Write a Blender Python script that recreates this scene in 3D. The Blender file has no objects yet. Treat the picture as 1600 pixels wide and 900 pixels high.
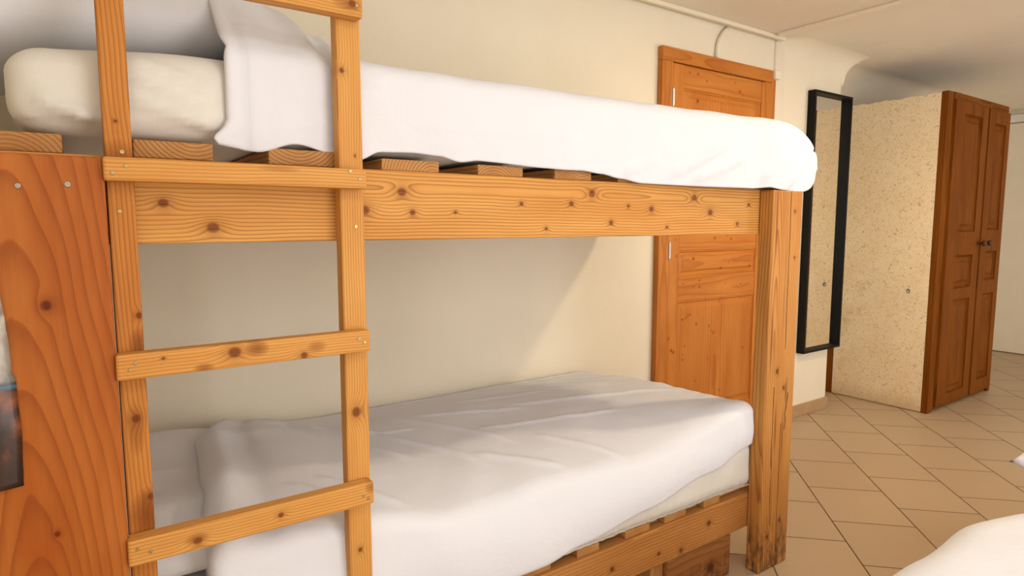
import bpy, bmesh, math, random
from mathutils import Vector, noise
C = bpy.context.scene.collection
random.seed(4)

# ------------------------------------------------------------------ helpers
def link(name, me, parent=None, loc=(0, 0, 0), mat=None):
    o = bpy.data.objects.new(name, me)
    C.objects.link(o)
    o.location = loc
    if mat and me is not None:
        me.materials.append(mat)
    if parent:
        o.parent = parent
        p = parent
        off = Vector((0, 0, 0))
        while p:
            off += p.location
            p = p.parent
        o.location = Vector(loc) - off
    return o

def thing(name, label, cat, loc=(0, 0, 0), group=None):
    o = bpy.data.objects.new(name, None)
    C.objects.link(o)
    o.location = loc
    o.empty_display_size = .05
    o['label'] = label
    o['category'] = cat
    if group:
        o['group'] = group
    return o

def tag(o, label, cat, group=None):
    o['label'] = label
    o['category'] = cat
    if group:
        o['group'] = group
    return o

def struct(o):
    o['kind'] = 'structure'
    return o

def mesh_from(bm, smooth=False):
    me = bpy.data.meshes.new('m')
    bmesh.ops.recalc_face_normals(bm, faces=bm.faces)
    bm.to_mesh(me)
    bm.free()
    if smooth:
        for f in me.polygons:
            f.use_smooth = True
    return me

def add_box(bm, x0, x1, y0, y1, z0, z1, bev=0.0, seg=2):
    r = bmesh.ops.create_cube(bm, size=1)
    vs = r['verts']
    for v in vs:
        v.co = Vector(((x0 + x1) / 2 + v.co.x * (x1 - x0), (y0 + y1) / 2 + v.co.y * (y1 - y0), (z0 + z1) / 2 + v.co.z * (z1 - z0)))
    if bev > 0:
        es = list({e for v in vs for e in v.link_edges})
        bmesh.ops.bevel(bm, geom=es, offset=bev, segments=seg, affect='EDGES', profile=.5)

def box(name, x0, x1, y0, y1, z0, z1, mat, parent=None, bev=0.0, seg=2):
    c = Vector(((x0 + x1) / 2, (y0 + y1) / 2, (z0 + z1) / 2))
    bm = bmesh.new()
    add_box(bm, x0 - c.x, x1 - c.x, y0 - c.y, y1 - c.y, z0 - c.z, z1 - c.z, bev, seg)
    return link(name, mesh_from(bm), parent, c, mat)

def add_cyl(bm, c, axis, r, h, n=20, r2=None):
    m = bmesh.ops.create_cone(bm, cap_ends=True, segments=n, radius1=r, radius2=r if r2 is None else r2, depth=h)
    q = Vector((0, 0, 1)).rotation_difference(Vector(axis))
    for v in m['verts']:
        v.co = q @ v.co + Vector(c)

def tube(bm, pts, r, n=10):
    rings = []
    pts = [Vector(p) for p in pts]
    for i, p in enumerate(pts):
        d = (pts[min(i + 1, len(pts) - 1)] - pts[max(i - 1, 0)]).normalized()
        u = d.cross(Vector((0, 1, .01))).normalized()
        w = d.cross(u)
        rings.append([bm.verts.new(p + u * (r * math.cos(2 * math.pi * k / n)) + w * (r * math.sin(2 * math.pi * k / n))) for k in range(n)])
    for a, b in zip(rings, rings[1:]):
        for k in range(n):
            bm.faces.new((a[k], a[(k + 1) % n], b[(k + 1) % n], b[k]))
    bm.faces.new(rings[0])
    bm.faces.new(rings[-1][::-1])

def sm(a, b, x):
    t = min(1, max(0, (x - a) / (b - a)))
    return t * t * (3 - 2 * t)

def interp(pts, x):
    if x <= pts[0][0]:
        return pts[0][1]
    for (a, u), (b, v) in zip(pts, pts[1:]):
        if x <= b:
            t = (x - a) / (b - a)
            t = t * t * (3 - 2 * t)
            return u + (v - u) * t
    return pts[-1][1]

def nz(x, y, z, s=1.0, seed=0.0):
    return noise.noise(Vector((x * s + seed, y * s + seed * 1.7, z * s - seed)))

# ------------------------------------------------------------------ shader helpers
class T:
    def __init__(self, name):
        self.mat = bpy.data.materials.new(name)
        self.mat.use_nodes = True
        self.nt = self.mat.node_tree
        self.nt.nodes.clear()
        self.out = self.nt.nodes.new('ShaderNodeOutputMaterial')
        self.b = self.nt.nodes.new('ShaderNodeBsdfPrincipled')
        self.nt.links.new(self.b.outputs[0], self.out.inputs[0])
    def n(self, t):
        return self.nt.nodes.new(t)
    def put(self, sock, v):
        if isinstance(v, bpy.types.NodeSocket):
            self.nt.links.new(v, sock)
        elif isinstance(v, (tuple, list)):
            sock.default_value = tuple(v) + ((1,) if len(v) == 3 and sock.type == 'RGBA' else ())
        else:
            sock.default_value = v
    def m(self, op, a, b=None, c=None, clamp=False):
        k = self.n('ShaderNodeMath')
        k.operation = op
        k.use_clamp = clamp
        for i, v in enumerate((a, b, c)):
            if v is not None:
                self.put(k.inputs[i], v)
        return k.outputs[0]
    def mix(self, f, a, b, mode='MIX'):
        k = self.n('ShaderNodeMix')
        k.data_type = 'RGBA'
        k.blend_type = mode
        self.put(k.inputs[0], f)
        self.put(k.inputs[6], a)
        self.put(k.inputs[7], b)
        return k.outputs[2]
    def coord(self):
        return self.n('ShaderNodeTexCoord').outputs['Object']
    def sep(self, v):
        k = self.n('ShaderNodeSeparateXYZ')
        self.put(k.inputs[0], v)
        return k.outputs
    def comb(self, x, y, z):
        k = self.n('ShaderNodeCombineXYZ')
        for i, v in enumerate((x, y, z)):
            self.put(k.inputs[i], v)
        return k.outputs[0]
    def noise(self, vec, scale, detail=2, rough=.5, dist=0):
        k = self.n('ShaderNodeTexNoise')
        self.put(k.inputs['Vector'], vec)
        k.inputs['Scale'].default_value = scale
        k.inputs['Detail'].default_value = detail
        k.inputs['Roughness'].default_value = rough
        k.inputs['Distortion'].default_value = dist
        return k.outputs['Fac']
    def ramp(self, f, stops):
        k = self.n('ShaderNodeValToRGB')
        self.put(k.inputs[0], f)
        e = k.color_ramp.elements
        while len(e) < len(stops):
            e.new(.5)
        for el, (p, c) in zip(e, stops):
            el.position = p
            el.color = tuple(c) + (1,) if len(c) == 3 else c
        return k.outputs[0]
    def bump(self, h, strength=.2, dist=.002):
        k = self.n('ShaderNodeBump')
        k.inputs['Strength'].default_value = strength
        k.inputs['Distance'].default_value = dist
        self.put(k.inputs['Height'], h)
        self.nt.links.new(k.outputs[0], self.b.inputs['Normal'])
    def fin(self, col, rough=.6, spec=.4):
        self.put(self.b.inputs['Base Color'], col)
        self.put(self.b.inputs['Roughness'], rough)
        self.b.inputs['Specular IOR Level'].default_value = spec
        return self.mat

def wood(name, axis, pal, pith=(0.0, -.06), freq=120, knots=(), seed=0.0, warp=.012, tilt=0.0, strength=.55, rough=.5, wear=None, streak=.18, cath=0.0, marks=(), spec=.18):
    """axis: long axis letter; face coordinate v = the wider cross axis; w = the remaining axis.
    knots: (u, v, radius) in object space."""
    t = T(name)
    x, y, z = t.sep(t.coord())[:3]
    u, v, w = {'X': (x, z, y), 'Z': (z, x, y), 'Y': (y, x, z)}[axis]
    rnd = t.n('ShaderNodeObjectInfo').outputs['Random']
    uu = t.m('ADD', t.m('ADD', u, seed), t.m('MULTIPLY', rnd, 3.0))
    n1 = t.noise(t.comb(t.m('MULTIPLY', uu, 1.8), t.m('MULTIPLY', v, 5.0), t.m('MULTIPLY', w, 5.0)), 1.0, 2, .45)
    n2 = t.noise(t.comb(t.m('MULTIPLY', uu, 9.0), t.m('MULTIPLY', v, 30.0), t.m('MULTIPLY', w, 30.0)), 1.0, 2, .5)
    vv = t.m('ADD', t.m('SUBTRACT', v, pith[0]), t.m('MULTIPLY', u, tilt))
    ww = t.m('ADD', t.m('SUBTRACT', w, pith[1]), t.m('MULTIPLY', u, cath))
    d = t.m('SQRT', t.m('ADD', t.m('MULTIPLY', vv, vv), t.m('MULTIPLY', ww, ww)))
    d = t.m('ADD', d, t.m('MULTIPLY', t.m('SUBTRACT', n1, .5), warp * 4))
    d = t.m('ADD', d, t.m('MULTIPLY', t.m('SUBTRACT', n2, .5), .003))
    core = halo = None
    for (ku, kv, kr) in knots:
        kr = kr * .72
        du = t.m('SUBTRACT', u, ku)
        dv = t.m('SUBTRACT', v, kv)
        e = t.m('ADD', t.m('MULTIPLY', t.m('MULTIPLY', du, du), 1 / (3.2 * kr) ** 2), t.m('MULTIPLY', t.m('MULTIPLY', dv, dv), 1 / (1.9 * kr) ** 2))
        g = t.m('EXPONENT', t.m('MULTIPLY', e, -1.0))
        d = t.m('ADD', d, t.m('MULTIPLY', g, kr * 1.6))
        e2 = t.m('ADD', t.m('MULTIPLY', t.m('MULTIPLY', du, du), 1 / (1.15 * kr) ** 2), t.m('MULTIPLY', t.m('MULTIPLY', dv, dv), 1 / kr ** 2))
        e2 = t.m('ADD', e2, t.m('MULTIPLY', t.m('SUBTRACT', n2, .5), .9))
        c = t.m('SUBTRACT', 1.5, e2, clamp=True)
        h = t.m('EXPONENT', t.m('MULTIPLY', e2, -.28))
        core = c if core is None else t.m('MAXIMUM', core, c)
        halo = h if halo is None else t.m('MAXIMUM', halo, h)
    band = t.m('FRACT', t.m('MULTIPLY', d, freq))
    prof = t.m('POWER', band, 3.2)
    prof = t.m('MULTIPLY', prof, t.m('SUBTRACT', 1.0, t.m('POWER', band, 30.0)))
    prof = t.m('MULTIPLY', prof, t.m('ADD', .55, t.m('MULTIPLY', n1, .9)))
    fine = t.noise(t.comb(t.m('MULTIPLY', uu, 6.0), t.m('MULTIPLY', v, 420.0), t.m('MULTIPLY', w, 420.0)), 1.0, 2, .6)
    broad = t.noise(t.comb(t.m('MULTIPLY', uu, 2.2), t.m('MULTIPLY', v, 14.0), t.m('MULTIPLY', w, 14.0)), 1.0, 3, .55)
    col = t.mix(t.m('MULTIPLY', t.m('SUBTRACT', broad, .3), 2.2, clamp=True), pal[0], pal[1])
    col = t.mix(t.m('MULTIPLY', prof, strength), col, pal[2])
    col = t.mix(t.m('MULTIPLY', t.m('SUBTRACT', fine, .45), streak * 3, clamp=True), col, pal[2])
    if core is not None:
        col = t.mix(t.m('MULTIPLY', halo, .55), col, pal[2])
        kr_ = t.mix(t.m('FRACT', t.m('MULTIPLY', d, freq * 1.5)), (pal[2][0] * .45, pal[2][1] * .42, pal[2][2] * .5), (pal[2][0] * 1.0, pal[2][1] * .95, pal[2][2] * .95))
        col = t.mix(t.m('MULTIPLY', core, .92), col, kr_)
    for (ku, kv, lu, lv, k_) in marks:      # resin pockets and dark flames
        du = t.m('SUBTRACT', u, ku)
        dv = t.m('ADD', t.m('SUBTRACT', v, kv), t.m('MULTIPLY', t.m('SUBTRACT', n1, .5), .012))
        e = t.m('ADD', t.m('MULTIPLY', t.m('MULTIPLY', du, du), 1 / lu ** 2), t.m('MULTIPLY', t.m('MULTIPLY', dv, dv), 1 / lv ** 2))
        g = t.m('MULTIPLY', t.m('SUBTRACT', 1.0, e, clamp=True), k_)
        col = t.mix(g, col, (pal[2][0] * .85, pal[2][1] * .75, pal[2][2] * .7))
    if wear:
        zl, amt = wear        # scuffed, dirty foot: below object-space z = zl
        k = t.m('MULTIPLY', t.m('SUBTRACT', zl, z), 9.0, clamp=True)
        sc = t.noise(t.comb(t.m('MULTIPLY', x, 60), t.m('MULTIPLY', y, 60), t.m('MULTIPLY', z, 14)), 1.0, 4, .65)
        col = t.mix(t.m('MULTIPLY', k, t.m('MULTIPLY', t.m('SUBTRACT', sc, .42), 5.0, clamp=True)), col, amt)
    rg = t.m('ADD', rough, t.m('MULTIPLY', prof, .15))
    t.bump(t.m('ADD', t.m('MULTIPLY', prof, -.5), t.m('MULTIPLY', fine, .4)), .35, .0012)
    return t.fin(col, rg, spec)

def plain(name, col, rough=.6, metallic=0.0, spec=.4, var=0.0, vscale=8, bump=0.0, bscale=200):
    t = T(name)
    c = t.coord()
    base = col
    if var > 0:
        f = t.noise(c, vscale, 4, .55)
        base = t.mix(t.m('MULTIPLY', t.m('SUBTRACT', f, .35), 3.0, clamp=True), tuple(k * (1 - var) for k in col), tuple(min(1, k * (1 + var)) for k in col))
    if bump > 0:
        t.bump(t.noise(c, bscale, 3, .6), bump, .003)
    t.b.inputs['Metallic'].default_value = metallic
    return t.fin(base, rough, spec)

def cloth(name, col, weave=.12, wscale=900, ridge=0.0):
    t = T(name)
    c = t.coord()
    x, y, z = t.sep(c)[:3]
    a = t.m('SINE', t.m('MULTIPLY', x, wscale))
    b = t.m('SINE', t.m('MULTIPLY', t.m('ADD', y, z), wscale))
    h = t.m('MULTIPLY', t.m('ADD', a, b), .04)
    wr = t.noise(t.comb(t.m('MULTIPLY', x, 1.0), t.m('MULTIPLY', y, 1.6), t.m('MULTIPLY', z, 1.6)), 9, 4, .5, .4)
    h = t.m('ADD', h, t.m('MULTIPLY', wr, 7.0))
    t.bump(h, weave, .004)
    t.b.inputs['Sheen Weight'].default_value = .15
    t.b.inputs['Sheen Roughness'].default_value = .6
    return t.fin(col, .92, .1)

# palettes: light, mid, dark (linear)
PINE = ((.72, .375, .100), (.61, .265, .058), (.25, .075, .012))
PINE_POST = ((.62, .295, .078), (.50, .195, .040), (.20, .06, .010))
PINE_RED = ((.60, .25, .052), (.48, .165, .028), (.20, .05, .007))
ORANGE = ((.50, .165, .032), (.36, .082, .010), (.17, .028, .003))
DOORW = ((.57, .22, .040), (.47, .145, .020), (.25, .055, .006))
OLD = ((.235, .072, .006), (.155, .042, .003), (.05, .011, .0006))
RAILW = ((.55, .25, .072), (.43, .165, .038), (.17, .05, .009))
SLAT = ((.54, .275, .090), (.42, .18, .050), (.18, .058, .011))

# ------------------------------------------------------------------ setting
CEIL = 2.15
WY = .90
def plaster(name, col):
    t = T(name)
    c = t.coord()
    f = t.noise(c, 2.2, 4, .55)
    base = t.mix(t.m('MULTIPLY', t.m('SUBTRACT', f, .35), 3.0, clamp=True), tuple(k * .965 for k in col), tuple(min(1, k * 1.02) for k in col))
    t.bump(t.m('ADD', t.noise(c, 3.0, 2), t.m('MULTIPLY', t.noise(c, 60, 3), .12)), .35, .012)
    return t.fin(base, .85, .2)
WALL = plaster('cream_plaster', (.81, .725, .575))
WALLW = plaster('pale_plaster', (.80, .73, .60))
CEILM = plaster('ceiling_paint', (.83, .77, .65))

def floor_mat():
    t = T('diagonal_tiles')
    x, y, z = t.sep(t.coord())[:3]
    s = math.sqrt(.5)
    nn = t.m('MULTIPLY', t.m('SUBTRACT', x, y), s)
    tt = t.m('MULTIPLY', t.m('ADD', x, y), s)
    r = t.m('MULTIPLY', t.m('ADD', nn, -.364 + .302 * 40), 1 / .302)
    row = t.m('FLOOR', r)
    fr = t.m('SUBTRACT', r, row)
    odd = t.m('MULTIPLY', t.m('MODULO', row, 2.0), .5)
    q = t.m('ADD', t.m('MULTIPLY', t.m('ADD', tt, -.124 + .328 * 40), 1 / .328), odd)
    cl = t.m('FLOOR', q)
    fq = t.m('SUBTRACT', q, cl)
    dr = t.m('MULTIPLY', t.m('MINIMUM', fr, t.m('SUBTRACT', 1.0, fr)), .302)
    dq = t.m('MULTIPLY', t.m('MINIMUM', fq, t.m('SUBTRACT', 1.0, fq)), .328)
    dm = t.m('MINIMUM', dr, dq)
    g = t.m('SUBTRACT', 1.0, t.m('MULTIPLY', t.m('SUBTRACT', dm, .0019), 900, clamp=True), clamp=True)
    wn = t.n('ShaderNodeTexWhiteNoise')
    wn.noise_dimensions = '2D'
    t.put(wn.inputs['Vector'], t.comb(row, cl, 0.0))
    sp = t.noise(t.coord(), 160, 3, .7)
    cl_ = t.noise(t.coord(), 3, 3, .5)
    f = t.m('ADD', t.m('MULTIPLY', wn.outputs[0], .5), t.m('MULTIPLY', cl_, .5))
    c = t.mix(f, (.46, .335, .215), (.51, .38, .25))
    c = t.mix(t.m('MULTIPLY', t.m('SUBTRACT', sp, .5), 1.2, clamp=True), c, (.36, .21, .10))
    c = t.mix(g, c, (.11, .062, .026))
    t.bump(t.m('MULTIPLY', g, -1.0), .5, .003)
    return t.fin(c, t.m('ADD', t.m('MULTIPLY', g, .4), .42), .35)

def quad_mesh(name, verts, faces, mat, smooth=False):
    me = bpy.data.meshes.new(name)
    me.from_pydata(verts, [], faces)
    if smooth:
        for p in me.polygons:
            p.use_smooth = True
    return link(name, me, None, (0, 0, 0), mat)

X0, X1, Y0 = -2.15, 5.08, -2.55
RY = 1.14     # back of the alcove the wardrobe stands in
XA = 2.08     # where the bunk wall ends and the alcove begins
struct(box('floor', X0 - .1, X1 + .1, Y0 - .1, RY + .1, -.06, 0, None))
bpy.data.objects['floor'].data.transform(__import__('mathutils').Matrix.Translation(bpy.data.objects['floor'].location))
bpy.data.objects['floor'].location = (0, 0, 0)
bpy.data.objects['floor'].data.materials.append(floor_mat())

FILL_SKY = (-2.0, -1.0, -2.15, -1.15)      # added roof opening, soft fill for the lower bunk: x0, x1, y0, y1
bm = bmesh.new()
for a in ((X0 - .1, X1 + .1, Y0 - .1, FILL_SKY[2]), (X0 - .1, X1 + .1, FILL_SKY[3], RY + .3), (X0 - .1, FILL_SKY[0], FILL_SKY[2], FILL_SKY[3]), (FILL_SKY[1], X1 + .1, FILL_SKY[2], FILL_SKY[3])):
    add_box(bm, *a, CEIL, CEIL + .1)
struct(link('ceiling', mesh_from(bm), None, (0, 0, 0), CEILM))
bm = bmesh.new()
for a in ((FILL_SKY[0], FILL_SKY[1], FILL_SKY[2], FILL_SKY[2] + .04), (FILL_SKY[0], FILL_SKY[1], FILL_SKY[3] - .04, FILL_SKY[3]), (FILL_SKY[0], FILL_SKY[0] + .04, FILL_SKY[2], FILL_SKY[3]), (FILL_SKY[1] - .04, FILL_SKY[1], FILL_SKY[2], FILL_SKY[3])):
    add_box(bm, *a, CEIL + .03, CEIL + .09, .004)
struct(link('window_4', mesh_from(bm), None, (0, 0, 0), plain('fill_opening_paint', (.8, .76, .68), .5)))  # frame of the added roof opening

# wall_back: thick wall along the bunk, soft cove to the ceiling right of the conduit, rounded end at the alcove
def wall_back():
    bm = bmesh.new()
    def prof(x):
        k = sm(1.33, 1.50, x)
        pts = [(WY, 0.0), (WY, 1.0), (WY, 1.75)]
        R = .13 * k + .002
        for i in range(9):
            a = i / 8 * math.pi / 2
            pts.append((WY - R * (1 - math.cos(a)), CEIL + .002 - R + R * math.sin(a)))
        return pts
    xs = [X0, -1.5, -.8, 0, .6, 1.0, 1.25, 1.33, 1.37, 1.41, 1.45, 1.5, 1.6, 1.7, 1.8, 1.9, 1.98, 2.03]
    rows = [[bm.verts.new((x, a, b)) for a, b in prof(x)] for x in xs]
    # rounded vertical arris turning into the alcove
    for i in range(1, 7):
        a = i / 6 * math.pi / 2
        R = .05
        x = XA - R + R * math.sin(a)
        sh = R * (1 - math.cos(a))
        rows.append([bm.verts.new((x, p + sh, q)) for p, q in prof(2.03)])
    rows.append([bm.verts.new((XA, RY + .05, q)) for p, q in prof(2.03)])
    for A, B in zip(rows, rows[1:]):
        for k in range(len(A) - 1):
            bm.faces.new((A[k], B[k], B[k + 1], A[k + 1]))
    return struct(link('wall_back', mesh_from(bm, True), None, (0, 0, 0), WALL))
wb = wall_back()

# alcove lining: back wall that coves forward into the ceiling
def alcove():
    bm = bmesh.new()
    prof = [(RY, 0.0), (RY, 1.0), (RY, 1.72)]
    for i in range(1, 15):
        a = i / 14 * math.pi / 2
        prof.append((RY - .20 * (1 - math.cos(a)), 1.90 + (CEIL - .001 - 1.90) * math.sin(a)))
    xs = [XA - .03, 2.15, 2.25, 2.4, 2.6, 3.0, 3.5, 4, 4.5, X1]
    rows = [[bm.verts.new((x, p, q)) for p, q in prof] for x in xs]
    for A, B in zip(rows, rows[1:]):
        for k in range(len(A) - 1):
            bm.faces.new((A[k], B[k], B[k + 1], A[k + 1]))
    return struct(link('wall_recess', mesh_from(bm, True), None, (0, 0, 0), WALL))
alcove()
# rounded shoulder where the bunk wall turns over into the alcove ceiling
def shoulder():
    bm = bmesh.new()
    W_ = .42
    rows = []
    for i in range(25):
        k = (i / 24) ** 1.7
        x = XA - .052 + (W_ + .052) * k
        kk = max(0.0, (x - XA) / W_)
        za = 1.98 + (CEIL + .006 - 1.98) * (1 - (1 - kk) ** 3.6) ** .5 if x > XA else 1.98
        R_ = .13 * (1 - sm(0, 1, kk)) + .001
        row = []
        for m_ in range(7):                 # soffit running back
            t_ = 1 - m_ / 6
            row.append(bm.verts.new((x, WY + .03 + (RY - .02 - WY - .03) * t_, za)))
        for m_ in range(1, 5):              # softened lip
            a = m_ / 4 * math.pi / 2
            row.append(bm.verts.new((x, WY + .03 - .03 * math.sin(a), min(CEIL + .006, za + .03 * (1 - math.cos(a)) * (1 - kk)))))
        zl = row[-1].co.z
        for m_ in range(1, 10):             # cove up to the ceiling
            a = m_ / 9 * math.pi / 2
            zc = CEIL + .002 - R_ + R_ * math.sin(a)
            row.append(bm.verts.new((x, WY - R_ * (1 - math.cos(a)), max(zc, zl))))
        rows.append(row)
    for A, B in zip(rows, rows[1:]):
        for k in range(len(A) - 1):
            bm.faces.new((A[k], B[k], B[k + 1], A[k + 1]))
    return struct(link('trim_6', mesh_from(bm, True), None, (0, 0, 0), WALL))
shoulder()

LW = (-2.45, -1.32)      # window in the left wall, beside and behind the camera
def wall_left():
    bm = bmesh.new()
    add_box(bm, X0 - .25, X0, Y0, RY, 0, .25)
    add_box(bm, X0 - .25, X0, Y0, RY, 2.0, CEIL)
    add_box(bm, X0 - .25, X0, Y0, LW[0], .25, 2.0)
    add_box(bm, X0 - .25, X0, LW[1], RY, .25, 2.0)
    return struct(link('wall_left', mesh_from(bm), None, (0, 0, 0), WALL))
wall_left()
struct(box('wall_right', X1, X1 + .1, Y0, RY, 0, CEIL, WALLW))
# front wall behind the camera, with a window opening and an added fill opening
WIN = [(-1.0, .6), (2.4, 3.9)]  # right-hand opening is added to brighten the far side of the room
WZ = (.12, 2.08)
def wall_front():
    bm = bmesh.new()
    add_box(bm, X0, X1, Y0 - .25, Y0, 0, WZ[0])
    add_box(bm, X0, X1, Y0 - .25, Y0, WZ[1], CEIL)
    e = [X0] + [v for w in WIN for v in w] + [X1]
    for i in range(0, len(e), 2):
        add_box(bm, e[i], e[i + 1], Y0 - .25, Y0, WZ[0], WZ[1])
    return struct(link('wall_front', mesh_from(bm), None, (0, 0, 0), WALL))
wall_front()
WHITEP = plain('white_paint', (.80, .76, .68), .45, var=.03)
for i, (a, b) in enumerate(WIN):
    bm = bmesh.new()
    yy0, yy1 = Y0 - .16, Y0 - .11
    for (p, q, r, s) in ((a, a + .05, WZ[0], WZ[1]), (b - .05, b, WZ[0], WZ[1]), (a, b, WZ[0], WZ[0] + .05), (a, b, WZ[1] - .05, WZ[1]), ((a + b) / 2 - .03, (a + b) / 2 + .03, WZ[0], WZ[1])):
        add_box(bm, p, q, yy0, yy1, r, s, .004)
    w = struct(link('window_%d' % (i + 1), mesh_from(bm), None, (0, 0, 0), WHITEP))
bm = bmesh.new()
for (p, q, r, s_) in ((LW[0], LW[0] + .05, .25, 2.0), (LW[1] - .05, LW[1], .25, 2.0), (LW[0], LW[1], .25, .30), (LW[0], LW[1], 1.95, 2.0), (sum(LW) / 2 - .03, sum(LW) / 2 + .03, .25, 2.0)):
    add_box(bm, X0 - .16, X0 - .11, p, q, r, s_, .004)
struct(link('window_3', mesh_from(bm), None, (0, 0, 0), WHITEP))
# skirting tiles
SK = plain('skirting_tile', (.43, .27, .14), .45, var=.06, vscale=12)
struct(box('baseboard_back', 1.345, XA - .02, WY - .010, WY, 0, .073, SK, None, .003))
# conduit trims on the ceiling
struct(box('trim_1', -2.1, 1.375, .852, .874, 2.130, CEIL, plain('conduit_paint', (.80, .70, .54), .5, var=.02), None, .004))
TR = plain('conduit_pale', (.84, .76, .62), .5, var=.02)
struct(box('trim_2', 1.272, 1.302, -2.5, .833, 2.132, CEIL, TR, None, .004))
# boxed pipe in the corner right of the door
bm = bmesh.new()
add_box(bm, 1.347, 1.437, .888, .92, .073, 2.14, .011, 4)
struct(link('trim_3', mesh_from(bm, True), None, (0, 0, 0), plaster('pipe_plaster', (.80, .71, .57))))
struct(box('trim_4', 1.302, 1.35, .855, .9, 1.925, 1.972, plain('white_filler', (.82, .74, .60), .7, var=.04, vscale=40), None, .008, 3))

# cable running down to the door head
bm = bmesh.new()
tube(bm, [(.926, .889, 2.125), (.905, .889, 2.105), (.885, .889, 2.085), (.868, .889, 2.058), (.858, .889, 2.03), (.855, .889, 2.0), (.855, .889, 1.968)], .0115, 10)
tag(link('cable', mesh_from(bm, True), None, (0, 0, 0), TR), 'short white painted cable bending down the wall to the top of the orange door', 'cable')

# ------------------------------------------------------------------ the door beside the bunk
def dwood(axis, seed, kn=(), st=.55, pal=DOORW):
    return wood('door_pine', axis, pal, (.0, -.09), 75, kn, seed, .010, 0, st, .42, None, .15)
door = struct(thing('door_1', 'orange pine panelled door in wooden frame half hidden behind the bunk', 'door', (.9, .9, 0)))
del door['label'], door['category']
box('jamb', .444, .517, .868, .899, 0, 1.905, dwood('Z', 1.0), door, .004)
box('jamb', 1.243, 1.342, .878, .899, 0, 1.924, dwood('Z', 2.0), door, .004)
bm = bmesh.new()
add_box(bm, -.428, .427, -.016, .016, -.031, .031, .004)
hd = link('door_head', mesh_from(bm), door, (.871, .883, 1.936), dwood('X', 3.3))
leaf_y = .882
lf = box('door_leaf', .519, 1.242, .890, .899, .006, 1.903, dwood('Z', 4.0, st=.4), door)
def rk(n, hu, hv, s):
    r = random.Random(s)
    return [(r.uniform(-hu, hu), r.uniform(-hv, hv), r.uniform(.003, .006)) for _ in range(n)]
box('stile', .520, .600, leaf_y - .006, .890, .006, 1.902, dwood('Z', 5.1, [(.13, .01, .004), (-.35, -.02, .004), (.05, .02, .004), (-.41, .0, .006), (-.42, .015, .006)]), door, .003)
box('stile', 1.215, 1.241, leaf_y - .006, .890, .006, 1.902, dwood('Z', 6.2), door, .003)
for z0, z1, sd in ((1.795, 1.902, 1), (1.03, 1.16, 2), (.782, .902, 3), (.006, .20, 4)):
    box('rail', .600, 1.215, leaf_y - .004, .890, z0, z1, dwood('X', 7 + sd, rk(6, .28, .035, sd)), door, .003)
def raised_panel(x0, x1, z0, z1, par, m, yb, yf, margin=.03, axisrev=False):
    c = Vector(((x0 + x1) / 2, yb, (z0 + z1) / 2))
    bm = bmesh.new()
    hx, hz = (x1 - x0) / 2, (z1 - z0) / 2
    d = yf - yb
    rings = [(0, 0), (0, d * .75), (.006, d * .9), (.012, d * .35), (margin * .8, d * .40), (margin, d * .55), (margin * 1.35, d)]
    R = []
    for off, dy in rings:
        R.append([bm.verts.new((sx * (hx - off), dy, sz * (hz - off))) for sx, sz in ((-1, -1), (1, -1), (1, 1), (-1, 1))])
    for A, B in zip(R, R[1:]):
        for k in range(4):
            bm.faces.new((A[k], A[(k + 1) % 4], B[(k + 1) % 4], B[k]))
    bm.faces.new(R[-1])
    bm.faces.new(R[0][::-1])
    return link('panel', mesh_from(bm), par, c, m)
raised_panel(.600, 1.215, 1.16, 1.795, door, dwood('Z', 21, [(.27, -.2, .008), (.2, -.16, .004), (.15, -.1, .004), (.2, .12, .010)]), .890, .879)
raised_panel(.600, 1.215, .902, 1.03, door, dwood('X', 22, [(-.2, .02, .008), (.08, .0, .004), (.02, -.035, .006), (.26, -.03, .006)]), .890, .879, .025)
raised_panel(.600, 1.215, .20, .782, door, dwood('Z', 23, rk(18, .27, .27, 9)), .890, .879)
STEEL = plain('steel', (.55, .52, .47), .35, .9)
for z in (1.744, 1.032):
    bm = bmesh.new()
    add_cyl(bm, (0, 0, 0), (0, 0, 1), .0075, .075, 14)
    add_cyl(bm, (0, 0, .042), (0, 0, 1), .005, .012, 12, .002)
    add_cyl(bm, (0, 0, -.042), (0, 0, -1), .005, .012, 12, .002)
    add_box(bm, .0, .012, .004, .008, -.035, .035)
    link('hinge', mesh_from(bm, False), door, (.519, .868, z), STEEL)

# ------------------------------------------------------------------ far white door
fd = struct(box('door_2', X1 - .03, X1, .02, 1.06, .008, 2.035, plain('far_door_white', (.80, .72, .57), .5, var=.02), None, .004))
struct(box('trim_5', X1 - .045, X1, -.06, 1.12, 2.043, 2.11, WHITEP, None, .006))

# ------------------------------------------------------------------ mirror
BLACK = plain('black_frame', (.006, .005, .004), .5, spec=.15, var=.1)
mir = thing('wall_mirror', 'tall narrow mirror in a deep black box frame on the cream wall', 'mirror', (1.895, .9, .394))
mx0, mx1, my0, my1, mz0, mz1, mt = 1.69, 2.10, .853, .899, .394, 1.916, .014
bm = bmesh.new()
for a in ((mx0, mx0 + mt, mz0, mz1), (mx1 - mt, mx1, mz0, mz1), (mx0 + mt, mx1 - mt, mz1 - mt, mz1), (mx0 + mt, mx1 - mt, mz0, mz0 + mt)):
    add_box(bm, a[0] - 1.895, a[1] - 1.895, my0 - .9, my1 - .9, a[2] - 1.155, a[3] - 1.155, .001, 1)
link('frame', mesh_from(bm), mir, (1.895, .9, 1.155), BLACK)
gl = T('mirror_glass')
gl.b.inputs['Metallic'].default_value = 1
gl.fin((.86, .85, .82), .02, .5)
box('mirror_glass', mx0 + mt, mx1 - mt, .8845, .8885, mz0 + mt, mz1 - mt, gl.mat, mir)
box('backing_board', mx0 + mt, mx1 - mt, .8895, .898, mz0 + mt, mz1 - mt, plain('hardboard', (.25, .15, .08), .8), mir)

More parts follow.
